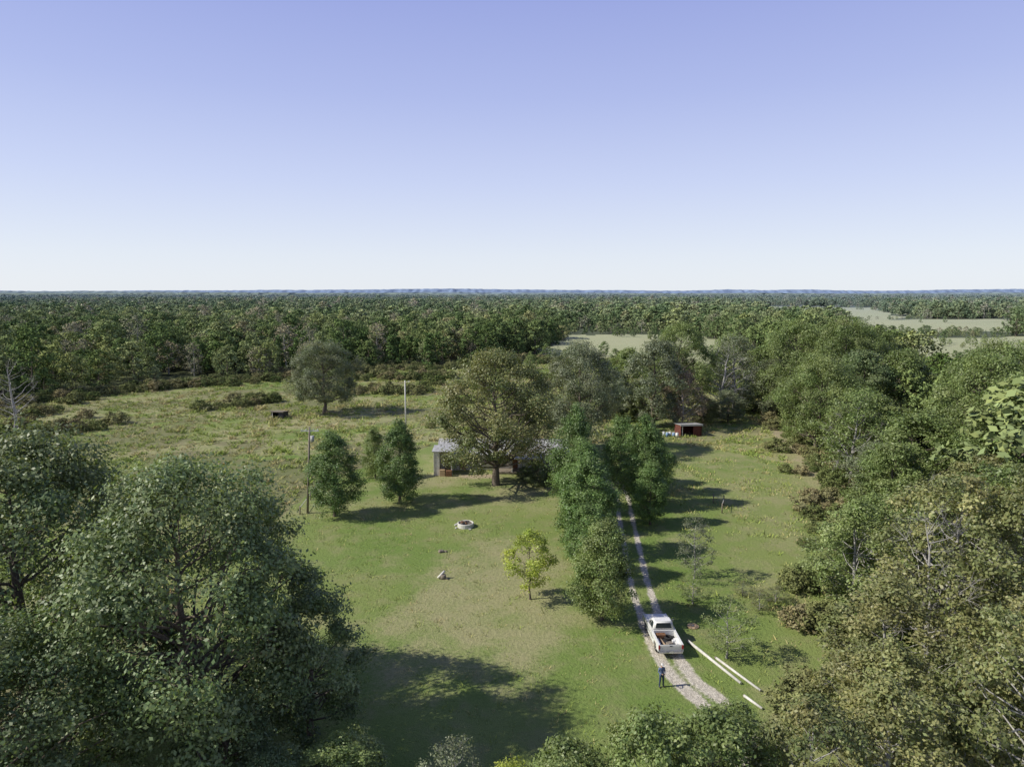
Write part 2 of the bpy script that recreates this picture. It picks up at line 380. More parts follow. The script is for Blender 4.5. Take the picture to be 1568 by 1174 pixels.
g=mixc(nt,m_('road',.35,.85,.8),g,gr)
v=mth(nt,'ADD',mrange(nt,nff,.25,.75,.62,1.34,False),mrange(nt,nf,.3,.7,-.14,.14,False))
cm=N(nt,'ShaderNodeCombineColor')
for i in range(3): nt.links.new(v,cm.inputs[i])
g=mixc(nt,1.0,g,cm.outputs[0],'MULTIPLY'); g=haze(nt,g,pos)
out_principled(nt,g,.9,mth(nt,'ADD',nff,mth(nt,'MULTIPLY',noise(nt,pos,3.2,2,.6),1.5)),.7,.12,0,.15)
def addattrs(me,x,y,road=False):
    mk=masks(x,y)
    for k in ('dry','weed','dirt','forest','pale'):
        a=me.attributes.new(k,'FLOAT','POINT'); a.data.foreach_set('value',mk[k].astype(np.float32).ravel())
    a=me.attributes.new('road','FLOAT','POINT'); a.data.foreach_set('value',(mk['road'] if road else mk['road']*0-1).astype(np.float32).ravel())
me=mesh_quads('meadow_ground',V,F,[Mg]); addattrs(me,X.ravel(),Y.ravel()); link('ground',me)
def resample(P,st):
    out=[]
    P=np.array(P,float)
    Q=np.vstack([2*P[0]-P[1],P,2*P[-1]-P[-2]])
    for i in range(1,len(Q)-2):
        n=max(2,int(np.linalg.norm(Q[i+1]-Q[i])/st))
        for t in np.linspace(0,1,n,endpoint=False):
            out.append(.5*((2*Q[i])+(-Q[i-1]+Q[i+1])*t+(2*Q[i-1]-5*Q[i]+4*Q[i+1]-Q[i+2])*t*t+(-Q[i-1]+3*Q[i]-3*Q[i+1]+Q[i+2])*t**3))
    return np.array(out)
RC=resample(ROAD,.3); ROAD=[tuple(p) for p in RC[::4]]+[tuple(RC[-1])]
tan=np.gradient(RC,axis=0); tan/=np.linalg.norm(tan,axis=1)[:,None]; nrm=np.stack([tan[:,1],-tan[:,0]],1)
us=np.linspace(-2.2,2.2,23)
RV=(RC[:,None,:]+nrm[:,None,:]*us[None,:,None]); RZ=np.full(RV.shape[:2],.015)
V=np.dstack([RV,RZ]).reshape(-1,3); n1=len(us)
ii=(np.arange(len(RC)-1)[:,None]*n1+np.arange(n1-1)[None,:]).ravel()
F=np.stack([ii,ii+1,ii+n1+1,ii+n1],1)
me=mesh_quads('gravel_driveway',V,F,[Mg]); addattrs(me,V[:,0],V[:,1],True); link('gravel_driveway',me)

# ---------------------------------------------------------------- scatter
def proto_collection(name,meshes):
    c=bpy.data.collections.new(name)
    for i,m in enumerate(meshes):
        o=bpy.data.objects.new('%s_%02d'%(name,i),m); c.objects.link(o)
    return c
def scatter(name,coll,P,idx,scl,rotz):
    n=len(P); me=bpy.data.meshes.new(name); me.vertices.add(n); me.vertices.foreach_set('co',np.asarray(P,np.float32).ravel())
    a=me.attributes.new('idx','INT','POINT'); a.data.foreach_set('value',np.asarray(idx,np.int32))
    a=me.attributes.new('scl','FLOAT_VECTOR','POINT'); a.data.foreach_set('vector',np.asarray(scl,np.float32).ravel())
    r=np.zeros((n,3),np.float32); r[:,2]=rotz
    a=me.attributes.new('rot','FLOAT_VECTOR','POINT'); a.data.foreach_set('vector',r.ravel())
    o=link(name,me)
    ng=bpy.data.node_groups.new(name+'_gn','GeometryNodeTree')
    ng.interface.new_socket('Geometry',in_out='INPUT',socket_type='NodeSocketGeometry')
    ng.interface.new_socket('Geometry',in_out='OUTPUT',socket_type='NodeSocketGeometry')
    gi=ng.nodes.new('NodeGroupInput');go=ng.nodes.new('NodeGroupOutput')
    ip=ng.nodes.new('GeometryNodeInstanceOnPoints'); ci=ng.nodes.new('GeometryNodeCollectionInfo')
    ci.inputs['Collection'].default_value=coll; ci.inputs['Separate Children'].default_value=True; ci.inputs['Reset Children'].default_value=True
    def na(nm,t):
        q=ng.nodes.new('GeometryNodeInputNamedAttribute'); q.data_type=t; q.inputs['Name'].default_value=nm; return q.outputs['Attribute']
    L=ng.links.new
    L(gi.outputs[0],ip.inputs['Points']); L(ci.outputs[0],ip.inputs['Instance']); ip.inputs['Pick Instance'].default_value=True
    L(na('idx','INT'),ip.inputs['Instance Index']); L(na('rot','FLOAT_VECTOR'),ip.inputs['Rotation']); L(na('scl','FLOAT_VECTOR'),ip.inputs['Scale'])
    L(ip.outputs[0],go.inputs[0])
    md=o.modifiers.new('scatter','NODES'); md.node_group=ng
    return o
FP=[]
for i in range(5): FP.append(tree('fp%d'%i,100+i,13,4.8+.3*(i%2),1.8,22,10,13,.30,1.7,['oakw','egg','oval','round','egg'][i],M_forest,trunk=.016,vv=.6))
for i in range(2): FP.append(tree('fc%d'%i,110+i,10,2.6,.4,22,7,10,.28,1.2,'cone',M_forestc,trunk=.014,vv=.6))
FP.append(tree('fg0',120,13,4.6,2,20,9,7,.26,1.9,'round',M_forestg,M_barkpale,trunk=.015,bare=.1,vv=.6))
for i in range(3): FP.append(tree('ff%d'%i,130+i,13,5.0,2.5,16,6,7,.60,1.9,['oakw','egg','round'][i],M_forest,trunk=.014,vv=.5))
FP.append(tree('ff3',134,10,2.8,.6,10,4,6,.6,1.4,'cone',M_forestc,trunk=.014,vv=.5))
FP.append(tree('ff4',135,13,4.8,2,14,5,5,.6,1.9,'round',M_forestg,M_barkpale,trunk=.014,vv=.5))
FC=proto_collection('forest_tree_kit',FP)
rng=np.random.default_rng(77)
def jgrid(x0,x1,y0,y1,st):
    gx,gy=np.meshgrid(np.arange(x0,x1,st),np.arange(y0,y1,st)); gx=gx.ravel();gy=gy.ravel()
    return gx+rng.uniform(-.5,.5,gx.size)*st,gy+rng.uniform(-.5,.5,gx.size)*st
PX=[];PY=[];PS=[];PL=[]
for y0,y1,st,sc in ((25,450,7.4,1.06),(450,1400,9.4,1.22),(1400,3400,19,1.65)):
    x,y=jgrid(-.86*y1-40,.86*y1+40,y0,y1,st)
    fm=forest_mask(x,y); lone=clear_mask(x,y)&(fb(x,y,38,66)>.64)&(rng.random(x.size)<.35)
    k=(np.abs(x)<.82*y+40)&(fm|lone)
    k&=~((fb(x,y,55,67)<.26)&(rng.random(x.size)<.7))
    PL.append((lone&~fm)[k]); x,y=x[k],y[k]; PX.append(x);PY.append(y);PS.append(np.full(x.size,sc))
x=np.concatenate(PX);y=np.concatenate(PY);s0=np.concatenate(PS);lone=np.concatenate(PL)
n=len(x)
low=np.ones(n)
for c,lf in LOW: low=np.where(inpoly(x,y,c),lf,low)
low=np.where(lone,.4,low)
edge=~forest_mask(x,y-12); low=np.where(edge&(rng.random(n)<.6)&(y<400),low*rng.uniform(.35,.8,n),low)
hN=.62+.7*fb(x,y,70,61)+rng.normal(0,.2,n)
h=np.clip(hN,.4,1.6)*low
ced=fb(x,y,60,63)>.60; rr=rng.random(n); far=y>450
idx=rng.integers(0,5,n); idx=np.where((ced&(rr<.65))|(rr<.05),rng.integers(5,7,n),idx); idx=np.where(rr>.90,7,idx)
idx=np.where(far,np.where((idx==5)|(idx==6),11,np.where(idx==7,12,8+idx%3)),idx)
sw=h*s0*rng.uniform(.8,1.2,n)
P=np.stack([x,y,gz(x,y)-.1],1)
scatter('distant_forest',FC,P,idx,np.stack([sw,sw,h],1),rng.uniform(0,6.28,n))
BP=[tree('bp%d'%i,200+i,2.2,1.9,.15,16,9,13,.13,.7,'round',M_thick,trunk=.012) for i in range(3)]
BC=proto_collection('thicket_kit',BP)
x,y=jgrid(-170,110,95,300,2.6)
e=np.interp(x,EX,EY); d=e-y
dens=np.where(d<14,.85,0)*(d>-6)
dens=np.maximum(dens,ss(.56,.66,fb(x,y,16,71))*.75*(d<75)*(d>0)*(x<-20))
dens=np.maximum(dens,ss(.6,.7,fb(x,y,12,72))*.5*(x>-20)*(y>125)*(d>0))
dens=np.maximum(dens,((x<-85)&(y<160))*.5*ss(.45,.6,fb(x,y,10,73)))
k=(rng.random(x.size)<dens)&~inpoly(x,y,[(-26,36),(16,30),(30,60),(42,90),(56,148),(10,140),(-14,125),(-28,100),(-30,70)])
x,y=x[k],y[k];n=len(x); s=rng.uniform(.35,1.25,n)
scatter('bramble_thicket',BC,np.stack([x,y,x*0-.05],1),rng.integers(0,3,n),np.stack([s*1.2,s*1.2,s],1),rng.uniform(0,6.28,n))
x,y=jgrid(20,62,38,150,1.7)
xr=np.interp(y,[38,50,62,90,114,150],[17,25,33,45,51,58]); d=x-xr
k=(rng.random(x.size)<np.where((d>-1.5)&(d<12),.6,np.where((d>-6)&(d<=-1.5),.08,0)))
x,y=x[k],y[k];n=len(x); s=rng.uniform(.35,1.1,n)
scatter('roadside_brush',BC,np.stack([x,y,x*0-.05],1),rng.integers(0,3,n),np.stack([s*1.1,s*1.1,s],1),rng.uniform(0,6.28,n))
def tuft(name,seed,nb,h,w,r,mat):
    g=np.random.default_rng(seed); V=[];F=[]
    for i in range(nb):
        a=g.uniform(0,6.28); p=g.normal(size=2)*r*.5; hh=h*g.uniform(.5,1.2); b=g.uniform(0,6.28); l=g.uniform(.5,1.3)*hh
        d=np.array([math.cos(a),math.sin(a)])*w; o=np.array([math.cos(b),math.sin(b)])*l
        n=len(V)
        V+=[(p[0]-d[0],p[1]-d[1],-.02),(p[0]+d[0],p[1]+d[1],-.02),(p[0]+d[0]*.3+o[0],p[1]+d[1]*.3+o[1],hh),(p[0]-d[0]*.3+o[0],p[1]-d[1]*.3+o[1],hh*.97)]
        F.append((n,n+1,n+2,n+3))
    lc=np.stack([g.uniform(.5,1.1,nb),g.uniform(0,1,nb),np.zeros(nb),np.ones(nb)],1)
    return mesh_quads(name,V,F,[mat],None,lc)
TC=proto_collection('weed_kit',[tuft('t0',1,22,.4,.045,.55,M_weed),tuft('t1',2,24,.5,.05,.5,M_weed),tuft('t2',3,20,.3,.045,.7,M_weed)])
x,y=jgrid(-150,70,60,270,1.4)
lawnp=[(-26,36),(16,30),(30,60),(42,90),(46,110),(30,125),(10,125),(-14,125),(-28,100),(-30,70)]
k=(~inpoly(x,y,lawnp))&(y<np.interp(x,EX,EY))&(np.abs(x)<.8*y+10)&(rng.random(x.size)<.3+.6*fb(x,y,9,81))&(pdist(x,y,DIRT)>2)
x,y=x[k],y[k];n=len(x); s=rng.uniform(.5,1.5,n)*(.5+.9*fb(x,y,12,82))
scatter('field_weeds',TC,np.stack([x,y,x*0],1),rng.integers(0,3,n),np.stack([s*1.3,s*1.3,s],1),rng.uniform(0,6.28,n))
GC=proto_collection('lawn_kit',[tuft('g0',4,12,.09,.025,.5,M_weed),tuft('g1',5,12,.12,.028,.4,M_weed)])
x,y=jgrid(-30,48,36,115,.9)
k=inpoly(x,y,lawnp)&(pdist(x,y,ROAD)>1.4)&(rng.random(x.size)<.15+.8*ss(.35,.7,fb(x,y,5,83)))&~((np.abs(x+1.5)<10.5)&(np.abs(y-109)<6))
x,y=x[k],y[k];n=len(x); s=rng.uniform(.5,1.5,n)*np.where(x>19,1.8,1)
scatter('lawn_grass',GC,np.stack([x,y,x*0],1),rng.integers(0,2,n),np.stack([s,s,s],1),rng.uniform(0,6.28,n))

def ridge(y0,hmin,hmax,sc,bump,seed,dens,mat):
    xx=np.arange(-y0*1.1,y0*1.1,dens)
    pr=hmin+(hmax-hmin)*fb(xx,xx*0+seed*97.,sc,seed)
    top=pr+(vnoise(xx,xx*0+5,dens*1.7,seed+5)-.5)*bump*2
    rows=[]
    yy=y0+(vnoise(xx,xx*0+9,dens*2,seed+7)-.5)*60
    for dy,k in ((-160,0),(-60,.62),(-20,.9),(0,1),(80,.5),(160,-.1)):
        rows.append(np.stack([xx,yy+dy+(vnoise(xx,xx*0+dy,dens*2,seed)-.5)*40,top*k+(vnoise(xx,xx*0+dy,dens*1.4,seed+3)-.5)*bump*(.2<k<.95)],1))
    V=np.vstack(rows); nn=len(xx); ii=(np.arange(5)[:,None]*nn+np.arange(nn-1)[None,:]).ravel()
    return mesh_quads('ridge',V,np.stack([ii,ii+1,ii+nn+1,ii+nn],1),[mat])
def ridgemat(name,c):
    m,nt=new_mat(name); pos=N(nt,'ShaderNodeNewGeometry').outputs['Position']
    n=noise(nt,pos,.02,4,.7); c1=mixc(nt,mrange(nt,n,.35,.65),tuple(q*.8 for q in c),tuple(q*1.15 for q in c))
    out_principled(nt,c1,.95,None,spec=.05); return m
R1=ridgemat('woodland_far',(.18,.225,.19)); R2=ridgemat('woodland_haze',(.19,.245,.27)); R3=ridgemat('hill_blue_haze',(.20,.265,.39))  # ridge colours carry painted air haze, bluer the farther the ridge
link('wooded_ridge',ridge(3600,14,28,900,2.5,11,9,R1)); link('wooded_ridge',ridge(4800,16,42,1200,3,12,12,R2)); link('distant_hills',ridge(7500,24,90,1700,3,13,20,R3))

# ---------------------------------------------------------------- mesh part helper
def empty(name,loc,rotz=0):
    e=bpy.data.objects.new(name,None); e.location=loc; e.rotation_euler=(0,0,rotz); COL.objects.link(e); return e
def box(name,par,c,s,mat,bev=.02,rot=(0,0,0)):
    bm=bmesh.new(); bmesh.ops.create_cube(bm,size=1); bmesh.ops.scale(bm,vec=s,verts=bm.verts)
    if bev: bmesh.ops.bevel(bm,geom=bm.edges[:],offset=min(bev,min(s)*.3),segments=2,affect='EDGES',profile=.5)
    me=bpy.data.meshes.new(name); bm.to_mesh(me); bm.free(); me.materials.append(mat)
    return link(name,me,c,rot,parent=par)
def cyl(name,par,p0,p1,r0,r1,mat,k=16,cap=True):
    p0=Vector(p0);p1=Vector(p1); d=p1-p0; bm=bmesh.new()
    bmesh.ops.create_cone(bm,cap_ends=cap,segments=k,radius1=r0,radius2=r1,depth=d.length)
    me=bpy.data.meshes.new(name); bm.to_mesh(me); bm.free(); me.materials.append(mat)
    for p in me.polygons: p.use_smooth=len(p.vertices)==4
    o=link(name,me,(p0+p1)/2,parent=par); o.rotation_euler=d.to_track_quat('Z','Y').to_euler(); return o
def poly(name,par,verts,faces,mat,smooth=False):
    me=bpy.data.meshes.new(name); me.from_pydata([tuple(v) for v in verts],[],faces); me.update(); me.materials.append(mat)
    return link(name,me,parent=par)
def prism(name,par,prof,x0,x1,mat,bev=0):
    bm=bmesh.new(); vs=[bm.verts.new((x0,a,b)) for a,b in prof]; f=bm.faces.new(vs)
    r=bmesh.ops.extrude_face_region(bm,geom=[f]); bmesh.ops.translate(bm,vec=(x1-x0,0,0),verts=[v for v in r['geom'] if isinstance(v,bmesh.types.BMVert)])
    bmesh.ops.recalc_face_normals(bm,faces=bm.faces)
    if bev: bmesh.ops.bevel(bm,geom=bm.edges[:],offset=bev,segments=2,affect='EDGES')
    me=bpy.data.meshes.new(name); bm.to_mesh(me); bm.free(); me.materials.append(mat); return link(name,me,parent=par)
def torus(name,par,c,R,r,mat,axis='X'):
    bm=bmesh.new(); n=28;k=10; vs=[]
    for i in range(n):
        a=2*math.pi*i/n
        for j in range(k):
            b=2*math.pi*j/k; w=R+r*math.cos(b)*.9; t=r*1.05*math.sin(b)
            vs.append(bm.verts.new((t,w*math.cos(a),w*math.sin(a)) if axis=='X' else (w*math.cos(a),w*math.sin(a),t)))
    for i in range(n):
        for j in range(k): bm.faces.new((vs[i*k+j],vs[((i+1)%n)*k+j],vs[((i+1)%n)*k+(j+1)%k],vs[i*k+(j+1)%k]))
    bmesh.ops.recalc_face_normals(bm,faces=bm.faces)
    me=bpy.data.meshes.new(name); bm.to_mesh(me); bm.free(); me.materials.append(mat)
    for p in me.polygons:p.use_smooth=True
    return link(name,me,c,parent=par)
M_white=simple('paint_white',(.76,.76,.74),.35,.12,3,spec=.5)
M_rub=simple('rubber',(.03,.03,.03),.85,.3,10)
M_glass=simple('glass_dark',(.03,.04,.05),.08,.2,3,spec=.8)
M_chr=simple('chrome',(.55,.55,.56),.25,.2,5,metal=.8)
M_dark=simple('dark_trim',(.04,.04,.045),.6,.3,8)
M_red=simple('red_lens',(.4,.02,.02),.3,.2,8)
M_amb=simple('lamp_clear',(.7,.68,.6),.2,.1,8)
M_rust=simple('rusty_brown',(.25,.13,.07),.8,.5,5)
M_wood=simple('weathered_wood',(.28,.24,.19),.85,.4,7)
M_pale=simple('pale_pole',(.68,.66,.60),.7,.2,4)
M_conc=simple('concrete',(.55,.54,.51),.85,.25,5)
M_metalroof=simple('metal_roof',(.50,.50,.49),.5,.35,2,metal=.05)
M_redwall=simple('barn_red',(.17,.06,.045),.85,.45,4)
M_blue=simple('blue_plastic',(.22,.34,.52),.5,.2,4)
M_tan=simple('tan_siding',(.5,.36,.22),.8,.3,4)
M_side,nt=new_mat('white_siding'); tc=N(nt,'ShaderNodeTexCoord').outputs['Object']
w=N(nt,'ShaderNodeTexWave',wave_type='BANDS',bands_direction='Z',wave_profile='SAW'); w.inputs['Scale'].default_value=1.6; nt.links.new(tc,w.inputs[0])
nn=noise(nt,tc,1.5,5); c=mixc(nt,mrange(nt,nn,.35,.7),(.62,.59,.53),(.78,.75,.69)); out_principled(nt,c,.7,w.outputs['Fac'],.5,.03)

def pickup(loc,rz):
    T=empty('pickup_truck',loc,rz)
    def arc(cy,r,z0,n=9): return [(cy+r*math.cos(a),.40+r*math.sin(a)) for a in np.linspace(math.pi,0,n)]
    yr,yf=-1.6,1.72
    pr=[(-2.68,.55)]+[(yr-.47,.5)]+arc(yr,.46,.4)+[(yr+.47,.42),(yf-.47,.42)]+arc(yf,.46,.4)+[(yf+.47,.5),(2.62,.52),(2.66,.8),(2.62,1.06),(1.15,1.15),(-.42,1.15),(-.44,1.12),(-2.68,1.12)]
    for s in (-1,1): prism('body_side',T,pr,s*.9,s*.985,M_white,.012)
    prism('hood',T,[(1.0,.7),(2.6,.7),(2.63,1.02),(2.45,1.10),(1.1,1.17),(1.0,1.17)],-.897,.897,M_white,.02)
    box('cab_floor_block',T,(0,.3,.83),(1.794,1.5,.62),M_white,.02)
    box('chassis',T,(0,0,.48),(1.2,5.0,.16),M_dark,.02)
    box('grille',T,(0,2.655,.86),(1.15,.06,.26),M_dark,.01)
    for i in range(5): box('grille_bar',T,(0,2.69,.77+i*.045),(1.12,.02,.012),M_chr,0)
    for s in (-1,1):
        box('headlight',T,(s*.73,2.66,.86),(.24,.07,.2),M_amb,.01)
        box('tail_light',T,(s*.91,-2.70,.92),(.12,.05,.3),M_red,.01)
        box('mirror_arm',T,(s*1.04,.98,1.22),(.14,.03,.03),M_dark,0); box('mirror',T,(s*1.14,.97,1.27),(.1,.06,.22),M_chr,.02)
        box('door_handle',T,(s*.995,-.1,1.0),(.02,.14,.03),M_chr,.005)
        for yy in (-.36,.98): box('door_gap',T,(s*.987,yy,.85),(.006,.012,.5),M_dark,0)
        box('bed_gap',T,(s*.987,-.43,.82),(.006,.025,.55),M_dark,0)
        box('side_trim',T,(s*.99,0.05,.78),(.012,2.2,.035),M_dark,0)
    box('front_bumper',T,(0,2.76,.58),(1.95,.13,.18),M_chr,.04)
    box('rear_bumper',T,(0,-2.78,.56),(1.85,.15,.17),M_chr,.04)
    box('tailgate',T,(0,-2.66,.87),(1.66,.06,.48),M_white,.015)
    box('tailgate_inset',T,(0,-2.694,.87),(1.4,.012,.24),simple('tailgate_panel',(.62,.62,.6),.4,.1),.004)
    box('tailgate_handle',T,(0,-2.70,1.02),(.2,.02,.05),M_dark,.005)
    box('licence_plate',T,(0,-2.862,.58),(.3,.01,.14),M_amb,0)
    box('bed_floor',T,(0,-1.53,.66),(1.62,2.2,.05),M_dark,.01)
    box('bed_front_wall',T,(0,-.45,.9),(1.66,.05,.5),M_white,.01)
    for s in (-1,1):
        box('wheel_well',T,(s*.74,yr,.77),(.3,.9,.2),M_white,.05)
        box('bed_inner',T,(s*.86,-1.54,.9),(.07,2.16,.44),M_white,.01)
    z0,z1=1.16,1.78
    B=[(-.90,-.40,z0),(.90,-.40,z0),(.90,1.12,z0),(-.90,1.12,z0)]
    A=[(-.72,-.26,z1),(.72,-.26,z1),(.72,.52,z1),(-.72,.52,z1)]
    bm=bmesh.new(); vb=[bm.verts.new(v) for v in B]; va=[bm.verts.new(v) for v in A]
    bm.faces.new(vb[::-1]); bm.faces.new(va)
    for i in range(4): bm.faces.new((vb[i],vb[(i+1)%4],va[(i+1)%4],va[i]))
    bmesh.ops.bevel(bm,geom=[e for e in bm.edges],offset=.05,segments=3,affect='EDGES')
    me=bpy.data.meshes.new('cab'); bm.to_mesh(me); bm.free(); me.materials.append(M_white)
    for p in me.polygons:p.use_smooth=True
    link('cab',me,parent=T)
    def pane(nm,i,u0,u1,v0,v1):
        b0,b1,a0,a1=[Vector(q) for q in (B[i],B[(i+1)%4],A[i],A[(i+1)%4])]
        n=(b1-b0).cross(a0-b0).normalized()*.008
        f=lambda u,v:(b0.lerp(b1,u)).lerp(a0.lerp(a1,u),v)+n
        poly(nm,T,[f(u0,v0),f(u1,v0),f(u1,v1),f(u0,v1)],[(0,1,2,3)],M_glass)
    pane('rear_window',0,.12,.88,.2,.84); pane('windscreen',2,.08,.92,.08,.9)
    pane('side_window',1,.10,.62,.1,.85); pane('side_quarter_window',1,.66,.84,.1,.7)
    pane('side_window',3,.38,.90,.1,.85); pane('side_quarter_window',3,.16,.34,.1,.7)
    box('cab_roof_panel',T,(0,.13,1.782),(1.3,.68,.03),M_white,.012)
    for s in (-1,1):
        for yy in (yr,yf):
            torus('tyre',T,(s*.84,yy,.37),.27,.105,M_rub); cyl('wheel_rim',T,(s*.78,yy,.37),(s*.93,yy,.37),.2,.18,M_chr,20)
            cyl('hub',T,(s*.93,yy,.37),(s*.96,yy,.37),.06,.05,M_dark,12)
    torus('spare_tyre',T,(.25,-.95,.8),.26,.1,M_rub,'Z')
    box('toolbox',T,(-.3,-.75,.86),(.7,.4,.3),M_rust,.02); box('crate',T,(.1,-1.9,.78),(.45,.35,.22),M_wood,.02,(0,0,.4))
    box('board',T,(-.35,-1.6,.72),(.18,1.5,.05),M_tan,.01,(0,0,.15)); box('bucket_box',T,(.5,-1.6,.8),(.25,.25,.26),M_white,.04)
    cyl('antenna',T,(.8,1.1,1.15),(.82,1.05,1.9),.006,.003,M_dark,6)
pickup((12.15,52.1,.02),rad(2))

def skin(name,par,verts,edges,radii,mat,root=0,sub=2,loc=(0,0,0)):
    me=bpy.data.meshes.new(name); me.from_pydata(verts,edges,[]); me.update(); me.materials.append(mat)
    o=link(name,me,loc,parent=par)
    md=o.modifiers.new('skin','SKIN'); md.use_smooth_shade=True
    for i,r in enumerate(radii):
        sv=me.skin_vertices[0].data[i]; sv.radius=(r,r) if not isinstance(r,tuple) else r; sv.use_root=(i==root)
    s=o.modifiers.new('sub','SUBSURF'); s.levels=sub; s.render_levels=sub
    return o
def clothes_mat():
    m,nt=new_mat('clothes_and_skin'); tc=N(nt,'ShaderNodeTexCoord').outputs['Object']
    sp=N(nt,'ShaderNodeSeparateXYZ'); nt.links.new(tc,sp.inputs[0]); n=noise(nt,tc,14,4)
    jeans=mixc(nt,n,(.035,.05,.10),(.07,.10,.17)); shirt=mixc(nt,n,(.10,.14,.25),(.16,.21,.35))
    c=mixc(nt,mrange(nt,sp.outputs[2],.955,.96),jeans,shirt)
    c=mixc(nt,mrange(nt,sp.outputs[2],.085,.09),(.05,.035,.025),c)
    c=mixc(nt,mrange(nt,sp.outputs[2],1.50,1.505),c,(.42,.27,.2))
    out_principled(nt,c,.85,n,.2,.01); return m
M_cloth=clothes_mat(); M_skin=simple('skin',(.45,.29,.21),.6,.1,10); M_hair=simple('hair_grey',(.2,.18,.16),.9,.3,20); M_cap=simple('cap_white',(.75,.74,.72),.8,.1,8)
def man(loc,rz):
    E=empty('man',loc,rz)
    v=[(0,0,.98),(0,.0,1.12),(0,.01,1.28),(0,.02,1.42),(0,.01,1.52),(0,0,1.60)]
    r=[(.165,.12),(.15,.11),(.17,.12),(.16,.11),.062,.06]
    e=[(0,1),(1,2),(2,3),(3,4),(4,5)]
    for s in (-1,1):
        b=len(v); v+=[(s*.10,0,.90),(s*.13,-.02,.52),(s*.15,.02,.10),(s*.155,-.07,.045),(s*.165,-.17,.035)]; r+=[.10,.07,.052,.055,.04]
        e+=[(0,b),(b,b+1),(b+1,b+2),(b+2,b+3),(b+3,b+4)]
        b=len(v); v+=[(s*.19,.02,1.42),(s*.25,.03,1.15),(s*.13,-.22,1.13)]; r+=[.068,.048,.034]
        e+=[(3,b),(b,b+1),(b+1,b+2)]
    skin('body',E,v,e,r,M_cloth)
    for s in (-1,1):
        w=Vector((s*.13,-.22,1.13)); d=Vector((-s*.35,-.9,.05)).normalized(); side=Vector((0,0,1))
        v=[tuple(w),tuple(w+d*.05),tuple(w+d*.095)];r=[.026,.032,.03];e=[(0,1),(1,2)]
        for i,L in enumerate((.065,.078,.072,.055)):
            q=w+d*.085+side*(.03-.02*i); b=len(v)
            c1=q+d*L*.5; c2=c1+(d*.4+Vector((-s*.9,0,0))).normalized()*L*.5
            v+=[tuple(q),tuple(c1),tuple(c2)]; r+=[.010,.009,.007]; e+=[(2,b),(b,b+1),(b+1,b+2)]
        b=len(v); q=w+d*.04+Vector((0,0,.035)); v+=[tuple(q),tuple(q+d*.035+Vector((-s*.01,0,.02)))]; r+=[.012,.009]; e+=[(1,b),(b,b+1)]
        skin('hand',E,v,e,r,M_skin,0,1)
    bm=bmesh.new(); bmesh.ops.create_uvsphere(bm,u_segments=24,v_segments=18,radius=1)
    for q in bm.verts:
        x,y,z=q.co; w=1-.22*max(0,-z); q.co=(x*.078*w,y*.098*(1-.1*max(0,-z)),z*.122)
        if y<-.9 and abs(x)<.3 and -.35<z<.1: q.co.y-=.022*(1-abs(x)/.3)
        if y<-.8 and .05<z<.3 and .2<abs(x)<.5: q.co.y+=.008
    me=bpy.data.meshes.new('head'); bm.to_mesh(me); bm.free(); me.materials.append(M_skin)
    for p in me.polygons:p.use_smooth=True
    hd=link('head',me,(0,-.02,1.675),(rad(12),0,0),parent=E)
    for s in (-1,1):
        cyl('eye',hd,(s*.03,-.083,.012),(s*.03,-.092,.012),.011,.008,M_dark,10); cyl('ear',hd,(s*.074,.0,0),(s*.086,.01,0),.026,.02,M_skin,12)
    box('mouth',hd,(0,-.082,-.06),(.045,.008,.009),M_red,.002)
    bm=bmesh.new(); bmesh.ops.create_uvsphere(bm,u_segments=20,v_segments=12,radius=1)
    bmesh.ops.delete(bm,geom=[q for q in bm.verts if q.co.z<-.05],context='VERTS')
    for q in bm.verts: q.co=(q.co.x*.086,q.co.y*.106,q.co.z*.10+.035)
    me=bpy.data.meshes.new('cap'); bm.to_mesh(me); bm.free(); me.materials.append(M_cap); link('cap',me,parent=hd)
    poly('cap_brim',hd,[(-.07,-.07,.045),(.07,-.07,.045),(.055,-.17,.035),(-.055,-.17,.035),(-.07,-.07,.052),(.07,-.07,.052),(.055,-.17,.042),(-.055,-.17,.042)],[(0,1,2,3),(7,6,5,4),(0,4,5,1),(1,5,6,2),(2,6,7,3),(3,7,4,0)],M_cap)
    bm=bmesh.new(); bmesh.ops.create_uvsphere(bm,u_segments=16,v_segments=10,radius=1)
    for q in bm.verts: q.co=(q.co.x*.081,q.co.y*.06+.045,q.co.z*.085+.0)
    me=bpy.data.meshes.new('hair'); bm.to_mesh(me); bm.free(); me.materials.append(M_hair); link('hair',me,parent=hd)
    box('remote_controller',E,(0,-.33,1.14),(.17,.09,.04),M_dark,.01)
man((10.7,45.6,0.01),rad(15))

for a,b,r in (((14.2,51.9),(16.5,45.9),.12),((15.7,49.4),(17.6,45.0),.10),((16.2,44.4),(16.95,42.9),.10)):
    e=empty('utility_log',(0,0,0)); cyl('log',e,(a[0],a[1],r+.01),(b[0],b[1],r*.85+.01),r,r*.85,M_pale,14)
    cyl('log_end',e,(a[0]-.003*(b[0]-a[0]),a[1]-.003*(b[1]-a[1]),r+.01),(a[0]+.02*(b[0]-a[0]),a[1]+.02*(b[1]-a[1]),r+.01),r*1.06,r*1.04,M_wood,14)
e=empty('concrete_fire_ring',(-5.6,79.4,0))
bm=bmesh.new(); n=28; ring=[]
for (R,z) in ((.98,-.05),(.98,.48),(.90,.52),(.84,.48),(.84,.1)): ring.append([bm.verts.new((R*math.cos(2*math.pi*i/n),R*math.sin(2*math.pi*i/n),z)) for i in range(n)])
for a,b in zip(ring[:-1],ring[1:]):
    for i in range(n): bm.faces.new((a[i],a[(i+1)%n],b[(i+1)%n],b[i]))
bm.faces.new(ring[-1]); me=bpy.data.meshes.new('ring'); bm.to_mesh(me); bm.free(); me.materials.append(M_pale); link('ring',me,parent=e)
